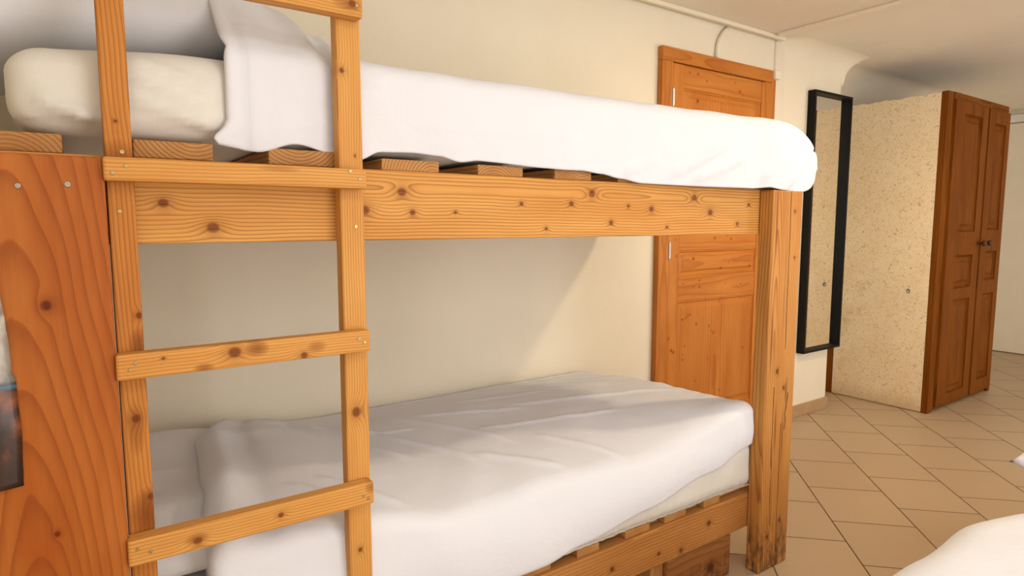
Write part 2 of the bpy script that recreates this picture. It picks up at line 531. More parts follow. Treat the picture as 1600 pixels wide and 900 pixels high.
# ------------------------------------------------------------------ wardrobe
wx0, wx1, wy0, wy1, wz1 = 2.4256, 3.394, .4666, 1.07, 1.932
ward = thing('wardrobe', 'tall brown wooden wardrobe with pale speckled side panel and two panelled doors', 'wardrobe', ((wx0 + wx1) / 2, .77, 0))
def oldw(axis, seed, st=.6):
    return wood('old_wood', axis, OLD, (.01, -.05), 95, (), seed, .008, 0, st, .55, None, .35, spec=.08)
def straw():
    t = T('speckled_board')
    c = t.coord()
    x, y, z = t.sep(c)[:3]
    f = t.noise(c, 30, 5, .7, .8)
    g = t.noise(c, 4, 4, .6)
    h = t.noise(c, 70, 3, .65, 2.0)
    h2 = t.noise(t.comb(x, t.m('ADD', y, 7.3), z), 95, 2, .6, 2.5)
    col = t.mix(t.m('MULTIPLY', t.m('SUBTRACT', g, .35), 3.0, clamp=True), (.84, .67, .43), (.90, .76, .54))
    col = t.mix(t.m('MULTIPLY', t.m('SUBTRACT', h2, .52), 6.0, clamp=True), col, (.90, .79, .60))
    col = t.mix(t.m('MULTIPLY', t.m('SUBTRACT', h, .555), 8.0, clamp=True), col, (.50, .30, .12))
    col = t.mix(t.m('MULTIPLY', t.m('SUBTRACT', f, .615), 9.0, clamp=True), col, (.40, .20, .065))
    b = t.noise(c, 3.2, 3, .6)
    col = t.mix(t.m('MULTIPLY', t.m('SUBTRACT', b, .60), 2.5, clamp=True), col, (.55, .34, .15))
    lowd = t.m('MULTIPLY', t.m('SUBTRACT', -.80, t.m('ADD', z, t.m('MULTIPLY', b, .12))), 7.0, clamp=True)
    col = t.mix(t.m('MULTIPLY', lowd, .6), col, (.45, .235, .11))
    t.bump(t.m('ADD', h, f), .35, .003)
    return t.fin(col, .75, .15)
def side_panel():
    bm = bmesh.new()
    n = 150
    r = random.Random(8)
    ys = [.506 + (1.062 - .506) * i / n for i in range(n + 1)]
    tops = []
    for y in ys:
        z = 1.926 + .006 * nz(y, 0, 0, 14, 3) + .010 * min(0, nz(y, 0, 0, 34, 9))
        if .57 < y < .605:
            z -= .010 * math.sin((y - .57) / .035 * math.pi)
        tops.append(z)
    # hole in the board, cut as a polygonal gap
    hy, hz, hr = .620, .743, .0135
    cy0, cy1, cz0, cz1 = .59, .65, .713, .773
    def add_face(co):
        return bm.faces.new([bm.verts.new((wx0 + .001, a, b)) for a, b in co])
    up = [(y, z) for y, z in zip(ys, tops)]
    add_face([(.506, cz1), (cy0, cz1), (cy1, cz1), (1.062, cz1)] + up[::-1])
    add_face([(.506, .004), (1.062, .004), (1.062, cz0), (cy1, cz0), (cy0, cz0), (.506, cz0)])
    add_face([(.506, cz0), (cy0, cz0), (cy0, cz1), (.506, cz1)])
    add_face([(cy1, cz0), (1.062, cz0), (1.062, cz1), (cy1, cz1)])
    m = 24
    ring = [(hy + hr * math.cos(2 * math.pi * k / m), hz + hr * 1.15 * math.sin(2 * math.pi * k / m)) for k in range(m)]
    def sq(k):
        a = 2 * math.pi * k / m
        s = .03 / max(abs(math.cos(a)), abs(math.sin(a)))
        return (hy + s * math.cos(a), hz + s * math.sin(a))
    for k in range(m):
        add_face([ring[k], ring[(k + 1) % m], sq(k + 1), sq(k)])
    bmesh.ops.remove_doubles(bm, verts=bm.verts, dist=1e-5)
    bmesh.ops.triangulate(bm, faces=[f for f in bm.faces if len(f.verts) > 4])
    bmesh.ops.recalc_face_normals(bm, faces=bm.faces)
    g = bmesh.ops.extrude_face_region(bm, geom=bm.faces[:])
    for v in g['geom']:
        if isinstance(v, bmesh.types.BMVert):
            v.co.x += .016
    for v in bm.verts:
        v.co -= Vector((wx0, .8, .96))
    return link('side_panel', mesh_from(bm), ward, (wx0, .8, .96), straw())
sp = side_panel()
bm = bmesh.new()
add_cyl(bm, (0, 0, 0), (1, 0, 0), .0115, .006, 18)
plug = link('plug', mesh_from(bm, False), sp, (wx0 + .010, .621, .741), plain('grey_plug', (.36, .36, .40), .5))
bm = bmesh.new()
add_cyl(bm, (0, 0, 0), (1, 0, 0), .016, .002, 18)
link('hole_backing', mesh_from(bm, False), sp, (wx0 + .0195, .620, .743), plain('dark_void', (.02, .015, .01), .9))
box('corner_post', wx0 - .002, wx0 + .0714, wy0, .505, 0, wz1, oldw('Z', 1.5), ward, .006, 3)
box('rear_post', wx0 + .0, wx0 + .05, 1.062, 1.105, 0, wz1 - .03, oldw('Z', 2.5), ward, .003)
box('top_rail', wx0 + .0714, 3.353, wy0 - .004, .50, 1.888, wz1, oldw('X', 3.5), ward, .004)
box('end_post', 3.353, wx1, wy0 - .002, .50, 0, 1.885, oldw('Z', 4.5), ward, .004)
box('bottom_rail', wx0 + .0714, 3.353, wy0 + .014, .50, 0.004, .04, oldw('X', 5.5), ward, .002)
box('centre_post', 2.985, 3.012, wy0 + .012, .50, .04, 1.888, oldw('Z', 6.5), ward, .002)
box('far_side', wx1 - .02, wx1 - .004, .50, 1.06, 0, 1.88, oldw('Z', 7.5), ward)
box('top_board', wx0 + .02, wx1 - .02, .50, 1.06, 1.868, 1.886, oldw('X', 8.5), ward)
box('back_board', wx0 + .05, wx1 - .02, 1.062, 1.08, .02, 1.868, oldw('Z', 9.5), ward)
def wdoor(x0, x1, z0, z1, px0, px1, pans, seed, kx):
    yb, yf = wy0 + .010, wy0 - .016
    cx, cz = (x0 + x1) / 2, (z0 + z1) / 2
    bm = bmesh.new()
    add_box(bm, x0 - cx, px0 - cx, yf - wy0, yb - wy0, z0 - cz, z1 - cz, .003)
    add_box(bm, px1 - cx, x1 - cx, yf - wy0, yb - wy0, z0 - cz, z1 - cz, .003)
    zz = [z0] + [v for p in pans for v in p] + [z1]
    for i in range(0, len(zz), 2):
        add_box(bm, px0 - cx, px1 - cx, yf - wy0 + .001, yb - wy0, zz[i] - cz, zz[i + 1] - cz, .002)
    d = link('door', mesh_from(bm), ward, (cx, wy0, cz), oldw('Z', seed))
    for i, (a, b) in enumerate(pans):
        raised_panel(px0, px1, a, b, d, oldw('Z', seed + i + .3), yb - .002, yf + .006, .036)
    bm = bmesh.new()
    prof = [(.009, 0), (.0085, -.012), (.007, -.018), (.010, -.024), (.0165, -.031), (.018, -.038), (.0155, -.046), (.008, -.050)]
    rings = [[bm.verts.new((r * math.cos(2 * math.pi * k / 20), y, r * math.sin(2 * math.pi * k / 20))) for k in range(20)] for r, y in prof]
    for A, B in zip(rings, rings[1:]):
        for k in range(20):
            bm.faces.new((A[k], A[(k + 1) % 20], B[(k + 1) % 20], B[k]))
    bm.faces.new(rings[-1])
    link('knob', mesh_from(bm, True), d, (kx, yf + .001, 1.035), plain('knob_wood', (.07, .024, .006), .5, var=.15, vscale=60))
wdoor(2.499, 2.983, .034, 1.886, 2.630, 2.895, [(.10, .69), (.76, .965), (1.11, 1.815)], 11.0, 2.955)
wdoor(3.010, 3.351, .034, 1.886, 3.095, 3.285, [(.12, .70), (.79, .98), (1.12, 1.80)], 14.0, 3.045)

# ------------------------------------------------------------------ bunk bed
bunk = thing('bunk_bed', 'rustic pine bunk bed with thick posts, plank rails and loose slats', 'bunk bed', (-.8, .4, 0))
def plank(name, x0, x1, y0, y1, z0, z1, axis, pal, parent, knots=(), bev=.003, **kw):
    c = Vector(((x0 + x1) / 2, (y0 + y1) / 2, (z0 + z1) / 2))
    kl = []
    for (a, b, r) in knots:
        if axis == 'X':
            kl.append((a - c.x, b - c.z, r))
        elif axis == 'Z':
            kl.append((b - c.z, a - c.x, r))
    m = wood(name + '_wood', axis, pal, knots=kl, **kw)
    return box(name, x0, x1, y0, y1, z0, z1, m, parent, bev)
DB = .0505
# upper front beam
beam = plank('upper_rail', -1.93, .155, DB, DB + .045, 1.127, 1.269, 'X', PINE, bunk,
      [(-1.675, 1.195, .010), (-1.6, 1.154, .012), (-1.239, 1.226, .012), (-1.32, 1.188, .012), (-1.215, 1.184, .008), (-1.112, 1.185, .005),
       (-.934, 1.207, .006), (-.781, 1.21, .008), (-.713, 1.236, .012), (-.645, 1.163, .008), (-.583, 1.207, .006), (-.494, 1.2, .010),
       (-.316, 1.235, .012), (-.242, 1.193, .012), (-.055, 1.219, .007), (-.11, 1.16, .007), (-.86, 1.148, .006), (-.43, 1.15, .006)],
      pith=(.035, -.03), freq=135, seed=2.0, warp=.007, strength=.9)
# right post
WEAR = (.13, .06, .028)
plank('post', 0, .162, 0, .0500, 0, 1.266, 'Z', PINE_POST, bunk, [(.06, .68, .010), (.04, .12, .010), (.11, .16, .009), (.10, .62, .008), (.13, 1.05, .006), (.12, 1.2, .006)],
      bev=.005, pith=(-.04, -.03), freq=110, seed=5.0, warp=.008, tilt=.03, strength=.85, cath=.04, wear=(-.43, WEAR),
      marks=((.55, -.058, .16, .007, .8), (.15, -.062, .13, .008, .75), (-.14, -.02, .10, .006, .8), (-.18, .022, .12, .006, .7), (-.35, -.03, .10, .006, .7), (.30, .0, .2, .004, .5), (-.03, .034, .06, .008, .7)))
# cracks (checks) in the right post
def checks(name, par, lines, m):
    bm = bmesh.new()
    for pts, w in lines:
        for a, b in zip(pts, pts[1:]):
            d = Vector((b[0] - a[0], 0, b[1] - a[1]))
            nrm = Vector((d.z, 0, -d.x)).normalized() * w
            vs = [bm.verts.new(Vector((p[0], -.0006, p[1])) + s * nrm) for p, s in ((a, -1), (a, 1), (b, 1), (b, -1))]
            bm.faces.new(vs)
    g = bmesh.ops.extrude_face_region(bm, geom=bm.faces[:])
    for v in g['geom']:
        if isinstance(v, bmesh.types.BMVert):
            v.co.y += .002
    return link(name, mesh_from(bm), par, (0, 0, 0), m)
pr = bpy.data.objects['post']
CRK = plain('crack_dark', (.06, .022, .007), .9)
def wob(x, z0, z1, n, s, amp=.004):
    return [(x + amp * nz(z0 + (z1 - z0) * i / n, 0, 0, 7, s), z0 + (z1 - z0) * i / n) for i in range(n + 1)]
checks('crack', pr, [(wob(.098, .75, 1.262, 40, 2), .0010)], CRK)
checks('crack', pr, [(wob(.092, .05, .5, 30, 5), .0009)], CRK)
checks('crack', pr, [(wob(.045, .36, .63, 30, 8, .003), .0013)], CRK)
checks('crack', pr, [([(.112, .475), (.117, .505), (.113, .53), (.121, .56), (.127, .60)], .0016)], CRK)
# left post: wide orange board
pl = plank('post', -1.925, -1.7575, 0, .0500, 0, 1.262, 'Z', ORANGE, bunk, [(-1.842, 1.039, .009), (-1.849, .685, .005)],
      bev=.004, pith=(-.035, -.06), freq=85, seed=9.4, warp=.014, tilt=.04, strength=.6, rough=.36, streak=.12, cath=.10)
SCREW = plain('zinc_screw', (.40, .36, .28), .35, .8, bump=.2, bscale=300)
BRASS = plain('yellow_screw', (.52, .38, .16), .3, .8)
def screw(par, x, y, z, r=.0042, m=None):
    r *= .82
    bm = bmesh.new()
    R = [(r, .0008), (r, -.0008), (r * .82, -.0018), (r * .45, -.0019), (r * .35, -.0006)]
    rings = [[bm.verts.new((q * math.cos(2 * math.pi * k / 16), yy, q * math.sin(2 * math.pi * k / 16))) for k in range(16)] for q, yy in R]
    for A, B in zip(rings, rings[1:]):
        for k in range(16):
            bm.faces.new((A[k], A[(k + 1) % 16], B[(k + 1) % 16], B[k]))
    bm.faces.new(rings[-1])
    return link('screw', mesh_from(bm, False), par, (x, y, z), m or SCREW)
screw(pl, -1.864, 0, 1.215, .0052)
screw(pl, -1.805, 0, 1.219, .0056)
# rear ledger boards that carry the slats on the wall side
plank('ledger', -1.93, .15, .85, .893, 1.17, 1.269, 'X', PINE, bunk, seed=3.0, freq=110)
plank('ledger', -1.93, -.02, .85, .893, .15, .262, 'X', PINE, bunk, seed=4.0, freq=110)
# upper slats
slat_x = [(-1.90, -1.808), (-1.714, -1.594), (-1.501, -1.372), (-1.281, -1.150), (-1.052, -.928), (-.833, -.714), (-.62, -.51), (-.42, -.31), (-.22, -.11), (.02, .13)]
for i, (a, b) in enumerate(slat_x):
    h = .029 if i < 3 else .023
    plank('slat', a, b, DB + .002, .885, 1.2692, 1.2692 + h, 'Y', SLAT, bunk, bev=.002, pith=((-.02, .03, -.01, .05)[i % 4], (-.045, .05, .06, -.03)[i % 4]), freq=150, seed=i * 1.7, warp=.006, strength=1.0)
# lower rail, blocks and slats
lr = plank('lower_rail', -1.93, .12, DB, DB + .04, .147, .264, 'X', RAILW, bunk,
      [(-.20, .215, .011), (-.33, .165, .010), (-.43, .185, .007), (-.62, .20, .009), (-.90, .2, .01)], pith=(.06, -.03), freq=110, seed=7.0, warp=.010, strength=.65, wear=(-.035, (.09, .04, .015)))
for a, b in ((-.385, -.075), (-1.45, -1.15)):
    plank('foot_block', a, b, DB + .004, DB + .11, .001, .1465, 'X', ((.36, .15, .045), (.26, .09, .022), (.10, .03, .008)), bunk, [((a + b) / 2 + .05, .06, .02)], bev=.008, pith=(.0, -.03), freq=70, seed=a, warp=.03, wear=(.03, (.05, .022, .01)))
plank('foot_block', -.44, -.387, DB + .02, DB + .07, .001, .1465, 'Z', SLAT, bunk, bev=.003, seed=3, wear=(.0, (.08, .04, .02)))
for i, (a, b) in enumerate([(-1.85, -1.75), (-1.6, -1.5), (-1.38, -1.28), (-1.15, -1.04), (-.93, -.83), (-.74, -.66), (-.56, -.46), (-.395, -.30), (-.215, -.135)]):
    plank('slat', a, b, DB + .010, .885, .2642, .285, 'Y', SLAT, bunk, bev=.002, pith=(.0, -.04), freq=170, seed=20 + i * 1.3, warp=.006)

# ------------------------------------------------------------------ ladder
lad = thing('bunk_ladder', 'pine ladder of two uprights and screwed-on rungs at the front of the bunk', 'ladder', (-1.55, .03, 0))
ry0, ry1 = .0185, .0495
rl = plank('upright', -1.755, -1.7175, ry0, ry1, 0, 1.95, 'Z', PINE_RED, lad, [(-1.722, 1.012, .006), (-1.735, .842, .008), (-1.721, .706, .007), (-1.738, 1.32, .003), (-1.73, 1.6, .006)],
     bev=.003, pith=(.05, -.025), freq=150, seed=11.0, warp=.010, tilt=.04, strength=.7,
     marks=((-.30, .01, .05, .03, .8), (-.01, .012, .03, .016, .7), (-.15, .0, .05, .014, .5), (.29, .0, .03, .03, .5)))
rr = plank('upright', -1.381, -1.334, ry0, ry1, 0, 1.95, 'Z', PINE, lad, [(-1.372, 1.446, .006), (-1.36, .788, .012), (-1.35, 1.29, .003), (-1.36, .5, .006)],
     bev=.003, pith=(-.05, -.02), freq=190, seed=14.0, warp=.004, strength=.65)
rung_def = [(1.5375, 1.578, [(-1.36, 1.56, .008)], 31), (1.226, 1.2625, [], 32), (.9135, .955, [(-1.694, .943, .003), (-1.586, .940, .012), (-1.468, .921, .008)], 33), (.605, .650, [(-1.658, .622, .009), (-1.52, .63, .006)], 34)]
rungs = []
MK = {33: ((.0, .008, .022, .016, .75), (-.085, -.014, .018, .008, .7), (.105, .0, .02, .012, .55)), 34: ((.205, .012, .016, .014, .6), (-.11, .0, .02, .010, .5)), 31: ((.18, .0, .03, .012, .5),), 32: ((.05, .012, .04, .006, .4),)}
for z0, z1, kn, sd in rung_def:
    g = plank('rung', -1.7595, -1.3395, -.0125, .0180, z0, z1, 'X', PINE, lad, kn, bev=.004, pith=(.04, -.02), freq=170, seed=sd * 1.37, warp=.008, strength=.65, marks=MK[sd])
    rungs.append(g)
screw(rl, -1.732, ry0, 1.273, .0046, BRASS)
screw(rl, -1.740, ry0, 1.180, .0042, BRASS)
screw(rr, -1.352, ry0, 1.155, .0042, BRASS)
for g, pts in zip(rungs, ([(-1.352, 1.558)], [(-1.730, 1.249), (-1.748, 1.238), (-1.372, 1.258), (-1.354, 1.244)], [(-1.741, .930), (-1.733, .940), (-1.352, .932), (-1.363, .94)], [(-1.746, .634), (-1.728, .625), (-1.352, .618), (-1.362, .627)])):
    for j, (x, z) in enumerate(pts):
        screw(g, x, -.0125, z, .0036, SCREW if j % 2 else BRASS)

# ------------------------------------------------------------------ bedding
def soft_box(x0, x1, y0, y1, z0, z1, r, step, fn=None, skip=()):
    """rounded box of near-even quads; skip drops faces by side ('-z', '-x' ...)"""
    bm = bmesh.new()
    nx, ny, nz_ = [max(2, int(round(d / step))) for d in (x1 - x0, y1 - y0, z1 - z0)]
    cache = {}
    def vert(i, j, k):
        key = (i, j, k)
        if key in cache:
            return cache[key]
        p = Vector((x0 + (x1 - x0) * i / nx, y0 + (y1 - y0) * j / ny, z0 + (z1 - z0) * k / nz_))
        q = Vector((min(max(p.x, x0 + r), x1 - r), min(max(p.y, y0 + r), y1 - r), min(max(p.z, z0 + r), z1 - r)))
        d = p - q
        m = max(abs(d.x), abs(d.y), abs(d.z))
        if d.length > 1e-9:
            p = q + d.normalized() * m
        if fn:
            p = fn(p)
        v = bm.verts.new(p)
        cache[key] = v
        return v
    def face(a, b, c, d):
        vs = [vert(*q) for q in (a, b, c, d)]
        if len(set(vs)) == 4:
            bm.faces.new(vs)
    for i in range(nx):
        for j in range(ny):
            if '-z' not in skip:
                face((i, j, 0), (i, j + 1, 0), (i + 1, j + 1, 0), (i + 1, j, 0))
            face((i, j, nz_), (i + 1, j, nz_), (i + 1, j + 1, nz_), (i, j + 1, nz_))
    for i in range(nx):
        for k in range(nz_):
            face((i, 0, k), (i + 1, 0, k), (i + 1, 0, k + 1), (i, 0, k + 1))
            face((i, ny, k), (i, ny, k + 1), (i + 1, ny, k + 1), (i + 1, ny, k))
    for j in range(ny):
        for k in range(nz_):
            if '-x' not in skip:
                face((0, j, k), (0, j, k + 1), (0, j + 1, k + 1), (0, j + 1, k))
            face((nx, j, k), (nx, j + 1, k), (nx, j + 1, k + 1), (nx, j, k + 1))
    return bm

def cloth_obj(name, bm, mat, parent=None, solid=0.0, origin=(0, 0, 0)):
    o_ = Vector(origin)
    for v in bm.verts:
        v.co -= o_
    me = bpy.data.meshes.new(name)
    bm.to_mesh(me)
    bm.free()
    for f in me.polygons:
        f.use_smooth = True
    o = link(name, me, parent, origin, mat)
    if solid:
        s = o.modifiers.new('thickness', 'SOLIDIFY')
        s.thickness = solid
        s.offset = -1
    return o

WHITE = cloth('white_cotton', (.74, .735, .77), .10)
CREAM = cloth('cream_sheet', (.73, .69, .615), .10)
SEER = cloth('seersucker_cotton', (.78, .76, .76), .14)

def ridge_seg(x, y, a, b, w):
    """distance-based ridge along the segment a-b in a plane"""
    ax, ay = a
    bx, by = b
    dx, dy = bx - ax, by - ay
    L2 = dx * dx + dy * dy
    t = ((x - ax) * dx + (y - ay) * dy) / L2
    e = sm(-.05, .15, t) * sm(1.05, .85, t) if -.05 < t < 1.05 else 0
    if e <= 0:
        return 0
    px, py = ax + dx * t, ay + dy * t
    d2 = (x - px) ** 2 + (y - py) ** 2
    return e * math.exp(-d2 / (w * w))

# upper mattress ------------------------------------------------
def up_mat(p):
    x, y, z = p
    k = sm(.2, .06, y)                      # front face
    z -= .020 * sm(-1.6, -1.875, x) * sm(1.36, 1.45, z)
    # diagonal drag wrinkles near the duvet edge
    for (a, b, w, h) in (((-1.72, 1.405), (-1.58, 1.345), .006, .005), ((-1.72, 1.435), (-1.58, 1.385), .006, .004), ((-1.72, 1.37), (-1.585, 1.325), .006, .005),
                         ((-1.84, 1.36), (-1.77, 1.32), .007, .005), ((-1.80, 1.34), (-1.72, 1.31), .006, .004)):
        y -= 3.2 * h * k * ridge_seg(x, z, a, b, w * 1.3)
    y -= .004 * k * nz(x, 0, z, 9, 1)
    if z < 1.32:
        z += .004 * nz(x, y, 0, 14, 2) * k + .003
    return Vector((x, y, z))
um = cloth_obj('mattress', soft_box(-1.876, .06, .062, .87, 1.2995, 1.455, .05, .012, up_mat), CREAM, None, 0, (-.9, .45, 1.2995))
tag(um, 'mattress in a cream fitted sheet on the upper bunk slats', 'mattress')

# pillow helper --------------------------------------------------
def pillow_bm(cx, cy, cz, lx, ly, h, seed, n=44, fn=None):
    bm = bmesh.new()
    def prof(u, v):
        a = max(0, 1 - abs(u) ** 3.2)
        b = max(0, 1 - abs(v) ** 3.2)
        return (a * b) ** .55
    top, bot = {}, {}
    for i in range(n + 1):
        for j in range(n + 1):
            u, v = -1 + 2 * i / n, -1 + 2 * j / n
            pin = 1 - .05 * (1 - abs(u) ** 2) * abs(v) ** 4
            pin2 = 1 - .05 * (1 - abs(v) ** 2) * abs(u) ** 4
            x, y = u * lx / 2 * pin2, v * ly / 2 * pin
            hh = h / 2 * prof(u, v)
            w = .008 * nz(x, y, 0, 7, seed) * prof(u, v) + .004 * nz(x, y, 0, 19, seed + 3) * prof(u, v)
            P = Vector((cx + x, cy + y, cz + hh + w))
            Q = Vector((cx + x, cy + y, cz - hh * .9))
            if fn:
                P, Q = fn(P), fn(Q)
            top[i, j] = bm.verts.new(P)
            bot[i, j] = top[i, j] if i in (0, n) or j in (0, n) else bm.verts.new(Q)
    for i in range(n):
        for j in range(n):
            bm.faces.new((top[i, j], top[i + 1, j], top[i + 1, j + 1], top[i, j + 1]))
            vs = (bot[i, j], bot[i, j + 1], bot[i + 1, j + 1], bot[i + 1, j])
            try:
                bm.faces.new(vs)
            except ValueError:
                pass
    return bm
def up_pil(p):
    x, y, z = p
    z -= .06 * sm(-1.80, -2.02, x)          # droops over the head end
    return Vector((x, y, z))
pu = cloth_obj('pillow', pillow_bm(-1.755, .46, 1.546, .60, .62, .20, 2.0, 44, up_pil), WHITE, None, 0, (-1.72, .46, 1.455))
tag(pu, 'plump white pillow lying on the upper mattress behind the ladder', 'pillow')

# upper duvet ------------------------------------------------
zbot = [(-1.60, 1.286), (-1.575, 1.282), (-1.52, 1.276), (-1.45, 1.296), (-1.38, 1.282), (-1.33, 1.272), (-1.28, 1.293), (-1.21, 1.2955), (-1.15, 1.292), (-1.10, 1.281), (-1.05, 1.288), (-.93, 1.290), (-.84, 1.2925), (-.76, 1.2935), (-.70, 1.288), (-.63, 1.278),
        (-.55, 1.268), (-.3, 1.267), (-.1, 1.268), (-.02, 1.274), (.05, 1.268), (.11, 1.262), (.3, 1.268)]
def up_duv(p):
    x, y, z = p
    front = sm(.30, .06, y)
    zb = interp(zbot, x)
    zn = (z - 1.28) / .21                   # 0 bottom .. 1 top
    z = zb + (1.487 - zb) * zn
    z -= .015 * sm(.30, .06, zn) * sm(-1.1, -.8, x)
    if y < .099:                            # the hem hangs straight down
        y -= sm(.30, .08, zn) * (y - .052) * sm(-1.7, -1.5, x) * .9 if y > .052 else 0
    # pillow hump under the turned-back end
    hx = interp([(-1.60, .145), (-1.50, .140), (-1.44, .112), (-1.36, .075), (-1.28, .012), (-1.2, 0)], x)
    z += hx * sm(.3, 1.0, zn) * sm(.055, .24, y) * sm(1.0, .6, y)
    # front face leans out towards the foot
    yo = interp([(-1.6, .0), (-1.25, .0), (-.6, .018), (-.1, .040), (.0, .052), (.3, .052)], x)
    y -= yo * front
    y -= .008 * math.sin(max(0, min(1, zn)) * math.pi) * front * sm(-1.30, -1.1, x)
    # rounded foot end
    e = max(0, (x - .03) / .288)
    if e > 0:
        z -= .105 * e ** 2.6 * sm(.30, 1, zn)
        z += .065 * e ** 5 * sm(.55, .0, zn)
        y += .05 * e ** 3 * front
        x -= .085 * min(1, e) * sm(.45, .86, y)
        # corner flap: valley from upper right to lower left, puffed lobe below it
        xl = .275 - .16 * (1 - (z - 1.285) / .14)
        dd = x - xl
        if 1.26 < z < 1.46:
            y += front * (.022 * math.exp(-(dd / .010) ** 2)) * sm(.312, .285, p.x)
        y -= front * .006 * ridge_seg(x, z, (.21, 1.33), (.28, 1.35), .008)
    # gathers next to the ladder upright
    gx = math.exp(-((x + 1.372) / .016) ** 2)
    y += front * gx * (.010 + .004 * math.sin(z * 260))
    z -= .012 * gx * sm(.7, 1, zn) * front
    for (a, b, w, h) in (((-1.36, 1.42), (-1.27, 1.445), .007, .005), ((-1.45, 1.34), (-1.38, 1.36), .006, .004), ((-1.46, 1.40), (-1.385, 1.41), .006, .003), ((-.45, 1.29), (-.2, 1.40), .012, .012), ((-.36, 1.28), (-.14, 1.36), .010, .010), ((-.06, 1.29), (.06, 1.38), .009, .009), ((.08, 1.28), (.17, 1.36), .009, .008), ((-.62, 1.29), (-.50, 1.34), .010, .007), ((-1.2, 1.365), (-.75, 1.372), .01, .003)):
        y -= h * front * ridge_seg(x, z, a, b, w)
    # hem of the turned-back end
    y -= front * (.010 * math.exp(-((x + 1.566) / .013) ** 2) - .005 * math.exp(-((x + 1.540) / .007) ** 2) + .004 * math.exp(-((x + 1.525) / .006) ** 2))
    n = nz(x, y * .4, z, 5, 3) * .005 + nz(x, y * .4, z, 14, 5) * .002
    y -= n * front
    z += (1 - front) * nz(x, y, 0, 5, 8) * .010 + sm(.8, 1, zn) * nz(x, 0, 0, 6, 1) * .006
    # lower left corner hangs to a point
    if x < -1.55 and zn < .3:
        x -= .035 * sm(.32, 0, zn) * front
        z += .016 * sm(-1.575, -1.61, x)
    if -1.395 < x < -1.32:
        y = max(y, .0508)
    return Vector((x, y, z))
ud = cloth_obj('duvet', soft_box(-1.583, .318, .052, .885, 1.28, 1.49, .045, .0105, up_duv, ('-z', '-x')), WHITE, None, .006, (-.7, .45, 1.30))
tag(ud, 'white duvet stretched over the upper bunk mattress and hanging past the foot', 'duvet')

# lower mattress ------------------------------------------------
def lo_mat(p):
    x, y, z = p
    k = sm(.2, .06, y)
    y -= k * .018 * sm(-1.2, -1.0, x) * sm(.004, -.006, x)
    k2 = sm(.41, .30, z)
    if y < .118:
        y -= k2 * (y - .062) * .9 if y > .062 else 0
    y += k * (.002 * math.sin(x * 190 + 2 * math.sin(x * 37)) * sm(.42, .30, z) - .004 * nz(x, 0, z, 8, 1))
    return Vector((x, y, z))
lm = cloth_obj('mattress', soft_box(-1.88, .075, .062, .87, .2855, .452, .042, .012, lo_mat), CREAM, None, 0, (-.9, .45, .2855))
tag(lm, 'mattress in a cream fitted sheet on the lower bunk slats', 'mattress')
# lower pillow
def lo_pil(p):
    x, y, z = p
    z += .045 * sm(.35, .85, y)
    y += .02
    return Vector((x, y, z))
lp = cloth_obj('pillow', pillow_bm(-1.725, .465, .506, .46, .74, .125, 5.0, 44, lo_pil), SEER, None, 0, (-1.725, .465, .448))
tag(lp, 'flat white pillow on the lower bunk beside the big orange post', 'pillow')
# lower duvet
hem = [(-1.7, .30), (-1.2, .275), (-.874, .280), (-.746, .298), (-.503, .333), (-.22, .381), (-.02, .432), (.1, .44)]
creases = [((-1.25, .75), (-.95, .20), .010, .007), ((-1.35, .78), (-1.12, .30), .012, .008), ((-1.1, .80), (-.80, .25), .012, .006), ((-.75, .70), (-.40, .62), .006, .006), ((-.95, .62), (-.60, .50), .006, .006),
           ((-.62, .55), (-.05, .33), .008, .006), ((-.85, .40), (-.35, .30), .006, .005), ((-.30, .85), (-.05, .60), .012, .008), ((-.42, .80), (-.18, .52), .012, .007), ((-.55, .82), (-.30, .55), .012, .006), ((-.2, .85), (-.03, .72), .012, .008),
           ((-1.45, .22), (-1.3, .10), .010, .005), ((-1.38, .24), (-1.22, .09), .010, .005), ((-1.50, .84), (-1.32, .70), .010, .007), ((-1.40, .85), (-1.22, .66), .010, .007), ((-.95, .25), (-.75, .10), .010, .005), ((-.72, .28), (-.55, .08), .010, .005), ((-1.2, .55), (-1.0, .5), .01, .004)]
